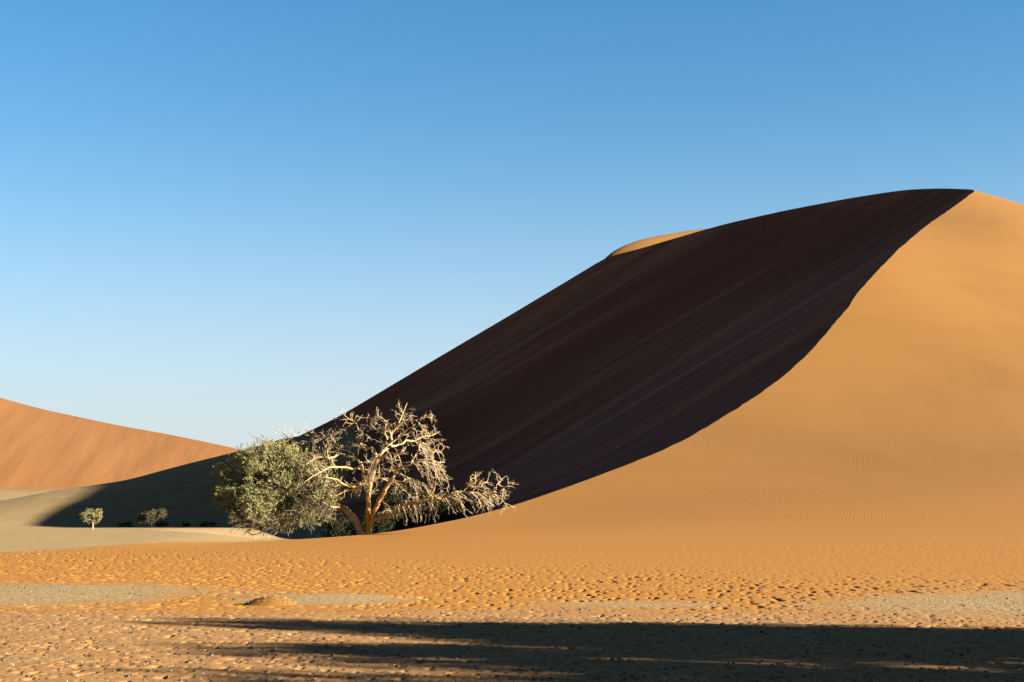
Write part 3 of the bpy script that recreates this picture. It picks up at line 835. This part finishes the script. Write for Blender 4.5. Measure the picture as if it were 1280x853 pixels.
obj('twigs', twigs.build('twigs', MAT_TWIG, base), dead, kind='stuff')

# ----------------------------------------------------------------- the round green tree with the leaning trunk
GY = 91.0
gbase = Vector(P(449, 668, TY))
green = thing('thorn_tree', 'grey green round crowned tree on a thick bent trunk, left of the dead tree', 'tree', gbase)
def px_limb(pp, start, run, mat, name, parent, origin, sides=9):
    n = len(pp); ctl = []
    for i, (px, py, rr) in enumerate(pp):
        x, y_, z = P(px, py, TY + start + run * i / (n - 1))
        ctl.append((x, y_, z, rr * PXM))
    path = smooth_path(ctl, 6)
    tb = Tubes()
    tb.add(path[:, :3] + rng.normal(0, 1, (len(path), 3)) * 0.08 * path[:, 3:4], np.maximum(path[:, 3] * (1 + 0.07 * rng.normal(0, 1, len(path))), 0.012), sides)
    obj(name, tb.build(name, mat, origin), parent)
    return path
px_limb([(453, 671, 5.4), (450, 664, 4.6), (446, 655, 4.3), (440.6, 647, 4.2), (434, 639.5, 4.1), (426, 633.5, 3.5), (417, 626, 2.7), (408, 619, 2.2), (400, 612, 1.6), (388, 603, 1.2), (372, 594, 0.9)], 0, 1.2, MAT_BARK, 'trunk', green, gbase, 12)
px_limb([(427, 634, 2.6), (420, 630, 2.2), (411, 625.4, 1.8), (400.6, 624, 1.6), (390, 627.5, 1.4), (372, 630, 1.2), (350, 634, 0.9), (325, 640, 0.6)], 0.3, 0.8, MAT_BARK, 'limb', green, gbase)
px_limb([(424, 634, 1.8), (416, 634, 1.5), (410, 631, 1.1), (403, 628, 0.8)], -0.3, -1.2, MAT_BARK, 'limb', green, gbase)
px_limb([(414, 625, 1.8), (395, 620, 1.5), (370, 612, 1.3), (340, 606, 1.0), (310, 606, 0.7), (288, 612, 0.5)], 0.3, -1.0, MAT_BARK, 'limb', green, gbase)
px_limb([(398, 622, 1.4), (380, 606, 1.2), (360, 590, 1.0), (345, 574, 0.7), (338, 563, 0.5), (331.5, 557, 0.5), (325, 549, 0.4), (316.5, 546, 0.35), (311, 540.5, 0.2)], 0.8, 1.4, MAT_BARK, 'limb', green, gbase)
px_limb([(340, 640, 0.9), (325, 655, 0.8), (316, 661, 0.7), (309, 664.4, 0.65), (302, 671.5, 0.45)], -0.6, -0.6, MAT_TWIG, 'limb', green, gbase)
px_limb([(309, 664.4, 0.7), (316, 668.8, 0.7), (327, 664.4, 0.7), (331, 655, 0.7), (336, 645, 0.8)], -1.0, 0.6, MAT_TWIG, 'limb', green, gbase)
px_limb([(328, 664, 0.7), (322, 671, 0.6), (315, 676.5, 0.5)], -1.0, -0.6, MAT_TWIG, 'limb', green, gbase)
px_limb([(352, 650, 0.7), (347, 660, 0.6), (344, 668, 0.6), (332.5, 672, 0.4)], -0.8, -0.4, MAT_TWIG, 'limb', green, gbase)
px_limb([(345, 652, 0.6), (336, 660, 0.5), (333, 670, 0.4)], -0.4, -0.3, MAT_TWIG, 'limb', green, gbase)

def ell(px, py, rx, ry, dep, ryd):
    return (np.array(P(px, py, TY + dep)), np.array([rx * PXM, ryd, ry * PXM]))
LOBES = [(ell(340, 604, 52, 38, 0.2, 2.6), 96), (ell(338, 577, 40, 20, 0.5, 2.0), 57), (ell(293, 621, 18, 24, 0.3, 1.4), 28), (ell(284, 596, 9, 10, 0.4, 0.6), 9),
         (ell(392, 628, 30, 26, -0.4, 1.8), 44), (ell(337, 645, 46, 13, -0.2, 2.2), 58), (ell(380, 594, 26, 24, 0.2, 1.6), 36), (ell(318, 632, 30, 22, -0.8, 1.6), 31), (ell(408, 610, 16, 14, 0.0, 1.0), 13)]
hollow = [ell(325, 600, 13, 9, -2.0, 1.3), ell(304, 602, 8, 8, -1.0, 1.6), ell(296, 596, 5, 7, 0.3, 2.0), ell(397, 633, 14, 5, -1.4, 1.2), ell(300, 640, 6, 5, -1.2, 1.2)]
gl = Leaves(rng)
dry = Tubes()
def in_hollow(p): return any((((p - c) / r) ** 2).sum() < 1 for c, r in hollow)
core = np.array(P(365, 617, TY + 0.2))
for (c, r), cnt in LOBES:
    made = 0
    while made < cnt:
        d = rng.normal(0, 1, 3); d /= np.linalg.norm(d)
        q = c + d * r * rng.uniform(0.55, 1.0)
        if in_hollow(q): continue
        made += 1
        out = (q - core); out /= np.linalg.norm(out)
        low = (q[2] - gbase[2]) < 1.6
        nsh = rnd.randint(9, 13)
        for _ in range(nsh):
            sd = out * 0.55 + np.array([0, 0, 0.45 if not low else 0.05]) + rng.normal(0, 0.55, 3)
            st = q + rng.normal(0, 0.20, 3)
            if in_hollow(st): continue
            leafy = rnd.random() < (0.93 if not low else 0.68)
            L = rnd.uniform(0.3, 0.62)
            if leafy: gl.spray(st, sd, L, rnd.randint(32, 44), 0.078, 0.5, 0.055)
            if rnd.random() < 0.5 or not leafy:
                e = st + sd / np.linalg.norm(sd) * L * (1.2 if not leafy else 0.9)
                dry.add([st - sd * 0.12, (st + e) / 2 + rng.normal(0, 0.03, 3), e], [0.014, 0.011, 0.006], 3)
        # a dry stem from the heart of the crown out to the clump
        a = core + (q - core) * rng.uniform(0.25, 0.5)
        dry.add([a, (a + q) / 2 + rng.normal(0, 0.12, 3), q], [0.03, 0.022, 0.012], 4)
for _ in range(900):                                                # the dry brown brushwood low in the crown and at its right
    which = rnd.random()
    if which < 0.5: c, r = ell(395, 628, 30, 22, -0.8, 1.6)
    elif which < 0.8: c, r = ell(330, 650, 40, 12, -0.8, 1.6)
    else: c, r = ell(392, 590, 20, 22, -0.5, 1.3)
    s = c + rng.uniform(-1, 1, 3) * r * 0.85
    d = (s - core) / np.linalg.norm(s - core) + rng.normal(0, 0.6, 3); d /= np.linalg.norm(d)
    L = rnd.uniform(0.25, 0.7)
    m = s + d * L * 0.5 + rng.normal(0, 0.05, 3); e = s + d * L
    if e[2] < gbase[2] - 0.3: continue
    dry.add([s, m, e], [0.013, 0.010, 0.006], 3)
    d2 = d + rng.normal(0, 0.6, 3)
    dry.add([m, m + d2 * L * 0.35], [0.009, 0.005], 3)
obj('crown', gl.build('crown', MAT_LEAF, gbase), green)
obj('twigs', dry.build('twigs', MAT_DRY, gbase), green, kind='stuff')

# ----------------------------------------------------------------- smaller trees and shrubs
def place(px, Y): 
    x = P(px, 640, Y)[0]
    return Vector((x, Y, ground_z(x, Y)))
def acacia(loc, label, height, width, seed, slant=0.0, flat=0.55, leafmat=MAT_LEAF2, clumps=60, trunk_frac=0.35, leaf=0.10, dens=9, group=None, trunk_r=None, depth_w=None, bark=None, boughs=0, stems=1):
    r = np.random.default_rng(seed); rd = random.Random(seed)
    t = thing('acacia_tree', label, 'tree', loc, group)
    L = np.array(loc)
    tb = Tubes()
    fork = L + np.array([0, 0, height * trunk_frac])
    tr = trunk_r or height * 0.035
    for si in range(stems):
        off = np.array([(si - (stems - 1) / 2) * 0.22 * height, r.normal(0, 0.05) * height, 0])
        tb.add([L + off * 0.15 + [0, 0, -0.15], L + off * 0.6 + [0.02 * height, 0, height * trunk_frac * 0.5], fork + off * (1.6 if stems > 1 else 0)], [tr * 1.5, tr * 1.05, tr * 0.9], 8)
    wd = depth_w or width
    c = L + np.array([0, 0, height * (1 - flat * 0.5)])
    rad = np.array([width / 2, wd / 2, height * flat / 2])
    lv = Leaves(r)
    tips = []
    bough = [c + (lambda v: v / np.linalg.norm(v))(r.normal(0, 1, 3)) * rad * r.uniform(0.35, 0.85) for _ in range(boughs)]
    bsize = [r.uniform(0.20, 0.42) for _ in range(boughs)]
    for ci in range(clumps):
        d = r.normal(0, 1, 3); d /= np.linalg.norm(d)
        d[2] = d[2] * 0.9 + 0.1
        q = c + d * rad * r.uniform(0.6, 0.98)
        if boughs:
            bi = ci % boughs
            q = bough[bi] + d * rad * bsize[bi] * r.uniform(0.3, 1.1)
        q[2] += slant * (q[0] - L[0])
        tips.append(q)
        for _ in range(dens):
            sd = (q - fork) / np.linalg.norm(q - fork) * 0.6 + np.array([0, 0, 0.5]) + r.normal(0, 0.6, 3)
            lv.spray(q + r.normal(0, 0.045 * width, 3), sd, 0.09 * width, 9, leaf, 0.55, 0.025 * width)
    for q in tips[:: max(1, clumps // 22)]:
        m = fork + (q - fork) * 0.5 + r.normal(0, 0.05 * height, 3)
        tb.add([fork, m, q], [tr * 0.55, tr * 0.35, tr * 0.12], 5)
    obj('trunk', tb.build('trunk', bark or MAT_BARK, loc), t)
    obj('crown', lv.build('crown', leafmat, loc), t)
    return t

p1 = place(116.4, 149)
s1 = p1.y / FPX
acacia(p1, 'small sunlit tree with an orange trunk standing alone on the grey pan', 26.5 * s1, 31 * s1, 31, 0.0, 0.68, MAT_LEAF2, 84, 0.32, 0.12, 9, boughs=9)
p2 = place(189.5, 200)
s2 = p2.y / FPX
acacia(p2, 'flat topped slanting tree with only its crown lit, standing in the dune shadow', 17 * s2, 37 * s2, 37, 0.24, 0.40, MAT_LEAF4, 100, 0.24, 0.16, 10, bark=MAT_STEM, boughs=10, stems=3, trunk_r=0.045)

def shrub(loc, label, width, height, seed, mat=MAT_LEAF3, group=None, n=40, leaf=0.12, name='desert_shrub', cat='shrub', dw=None):
    r = np.random.default_rng(seed)
    t = thing(name, label, cat, loc, group)
    L = np.array(loc); lv = Leaves(r); tb = Tubes()
    for _ in range(n):
        a = r.uniform(0, 2 * math.pi); e = r.uniform(0.1, 1.0)
        d = np.array([math.cos(a) * width / 2 * math.sqrt(1 - e * e * 0.9), math.sin(a) * (dw or width) / 2 * math.sqrt(1 - e * e * 0.9), e * height])
        q = L + d * r.uniform(0.6, 0.95)
        tb.add([L + [0, 0, -0.05], L + d * 0.4 + r.normal(0, 0.05 * height, 3), q], [0.03 * height, 0.02 * height, 0.008 * height], 4)
        for _ in range(5):
            lv.spray(q + r.normal(0, 0.05 * width, 3), d / np.linalg.norm(d) + r.normal(0, 0.5, 3), 0.16 * width, 12, leaf, 0.5, 0.03 * width)
    obj('stems', tb.build('stems', MAT_STEM, loc), t)
    obj('foliage', lv.build('foliage', mat, loc), t)
    return t
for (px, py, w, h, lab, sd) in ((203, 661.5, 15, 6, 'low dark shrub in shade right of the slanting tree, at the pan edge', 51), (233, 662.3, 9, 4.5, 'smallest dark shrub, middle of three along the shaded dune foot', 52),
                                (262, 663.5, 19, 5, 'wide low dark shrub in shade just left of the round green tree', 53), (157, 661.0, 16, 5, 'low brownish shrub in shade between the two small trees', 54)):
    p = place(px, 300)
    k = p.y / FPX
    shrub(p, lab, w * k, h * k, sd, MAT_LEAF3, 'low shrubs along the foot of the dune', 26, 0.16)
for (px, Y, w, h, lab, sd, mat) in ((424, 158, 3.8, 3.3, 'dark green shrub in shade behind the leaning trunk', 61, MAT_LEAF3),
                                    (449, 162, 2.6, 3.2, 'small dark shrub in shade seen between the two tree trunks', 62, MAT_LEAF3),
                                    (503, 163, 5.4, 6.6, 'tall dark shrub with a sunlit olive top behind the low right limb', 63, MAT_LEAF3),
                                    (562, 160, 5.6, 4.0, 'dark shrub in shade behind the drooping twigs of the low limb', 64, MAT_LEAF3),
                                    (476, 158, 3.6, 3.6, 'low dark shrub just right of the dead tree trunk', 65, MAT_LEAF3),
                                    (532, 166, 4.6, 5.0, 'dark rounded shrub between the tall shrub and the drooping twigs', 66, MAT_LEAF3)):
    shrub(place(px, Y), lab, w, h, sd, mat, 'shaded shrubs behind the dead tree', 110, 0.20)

# trees to the right of the frame whose long shade falls across the foreground
for (x, y_, h, w, dw, sd, n, lab) in ((28.2, 14.9, 9.6, 8.0, 3.2, 71, 112, 'tallest spreading tree right of the view, farthest of the three'), (27.2, 8.4, 8.6, 8.0, 5.0, 72, 62, 'spreading tree right of the view, nearest of the three'),
                                      (28.0, 11.4, 9.2, 8.0, 4.5, 73, 72, 'spreading tree right of the view, between the other two')):
    acacia(Vector((x, y_, ground_z(x, y_))), lab, h, w, sd, 0.0, 0.66, MAT_LEAF, n, 0.24, 0.28, 12, 'shade trees beside the track', None, dw)

# ----------------------------------------------------------------- tussock, stones
tp = hit(338, 757, 20)
tus = thing('grass_tussock', 'small mound of dry ochre grass on the sand at the end of the long shade', 'grass tussock', tp)
gv = Leaves(np.random.default_rng(81))
r81 = np.random.default_rng(82)
for _ in range(110):
    a = r81.uniform(0, 6.283); q = math.sqrt(r81.random())
    px_, py_ = math.cos(a) * q * 0.52, math.sin(a) * q * 0.35
    top = 0.17 * (1 - q * q)
    gv.spray(np.array(tp) + [px_, py_, top], (px_ * 0.8 + r81.normal(0, 0.25), py_ * 0.8 + r81.normal(0, 0.25), 0.5), 0.05, 3, 0.07, 0.10, 0.012)
obj('blades', gv.build('blades', MAT_GRASS, tp), tus, kind='stuff')
mv, mf = [], []
for i in range(7):
    for j in range(24):
        a, q = j / 24 * 2 * math.pi, i / 6
        mv.append((0.60 * q * math.cos(a), 0.42 * q * math.sin(a), 0.20 * (1 - q * q) - 0.03))
for i in range(6):
    for j in range(24): mf.append((i * 24 + j, i * 24 + 24 + j, i * 24 + 24 + (j + 1) % 24, i * 24 + (j + 1) % 24))
mm = mesh_from('mound', np.array(mv), np.array(mf), MAT_T, True, None, {k: np.zeros(len(mv)) for k in ATT})
obj('mound', mm, tus)

def stones(name, mat, spots, smin, smax, seed):
    r = np.random.default_rng(seed)
    ico = np.array([(0, 0, 1), (0.89, 0, 0.45), (0.28, 0.85, 0.45), (-0.72, 0.53, 0.45), (-0.72, -0.53, 0.45), (0.28, -0.85, 0.45), (0.72, 0.53, -0.45), (-0.28, 0.85, -0.45), (-0.89, 0, -0.45), (-0.28, -0.85, -0.45), (0.72, -0.53, -0.45), (0, 0, -1)])
    fc = np.array([(0, 1, 2), (0, 2, 3), (0, 3, 4), (0, 4, 5), (0, 5, 1), (1, 6, 2), (2, 7, 3), (3, 8, 4), (4, 9, 5), (5, 10, 1), (6, 7, 2), (7, 8, 3), (8, 9, 4), (9, 10, 5), (10, 6, 1), (11, 7, 6), (11, 8, 7), (11, 9, 8), (11, 10, 9), (11, 6, 10)])
    n = len(spots)
    zz = surf(spots[:, 0], spots[:, 1])
    s = smin + (smax - smin) * r.random(n) ** 3
    v = ico[None] * (1 + 0.25 * r.normal(0, 1, (n, 12, 1))) * s[:, None, None] * np.stack([r.uniform(0.8, 1.4, n), r.uniform(0.7, 1.2, n), r.uniform(0.45, 0.8, n)], -1)[:, None]
    v = v + np.stack([spots[:, 0], spots[:, 1], zz + 0.25 * s], -1)[:, None]
    f = fc[None] + (np.arange(n) * 12)[:, None, None]
    return mesh_from(name, v.reshape(-1, 3), f.reshape(-1, 3), mat, False)
def surf(x, y):
    """height of the finished sheet, nearest corner"""
    r = np.clip(np.searchsorted(rows, y), 1, nr - 1)
    out = np.zeros(len(x))
    for i in range(len(x)):
        c = min(np.searchsorted(X[r[i]], x[i]), nc - 1)
        out[i] = Z[r[i], c]
    return out
r9 = np.random.default_rng(91)
def scatter(n, ymin, ymax, keep):
    yy = 1 / (1 / ymax + (1 / ymin - 1 / ymax) * r9.random(n))
    xx = (r9.random(n) * 2 - 1) * 0.42 * yy
    k = keep(xx, yy)
    return np.stack([xx, yy], -1)[k]
near = lambda x, y: (y < 27.5 + 4 * np.clip((x - 4) / 8, 0, 1)) | (((x + 12) / 7.5) ** 2 + ((y - 32.5) / 4.5) ** 2 < 1) | (((x - 13) / 8) ** 2 + ((y - 30) / 5) ** 2 < 1)
sp = scatter(7500, 13.5, 37, near)
obj('pebbles', stones('pebbles', MAT_STONE_D, sp[: int(len(sp) * 0.8)], 0.006, 0.030, 92), kind='stuff')
obj('pale_pebbles', stones('pale_pebbles', MAT_STONE_L, sp[int(len(sp) * 0.8):], 0.005, 0.018, 93), kind='stuff')
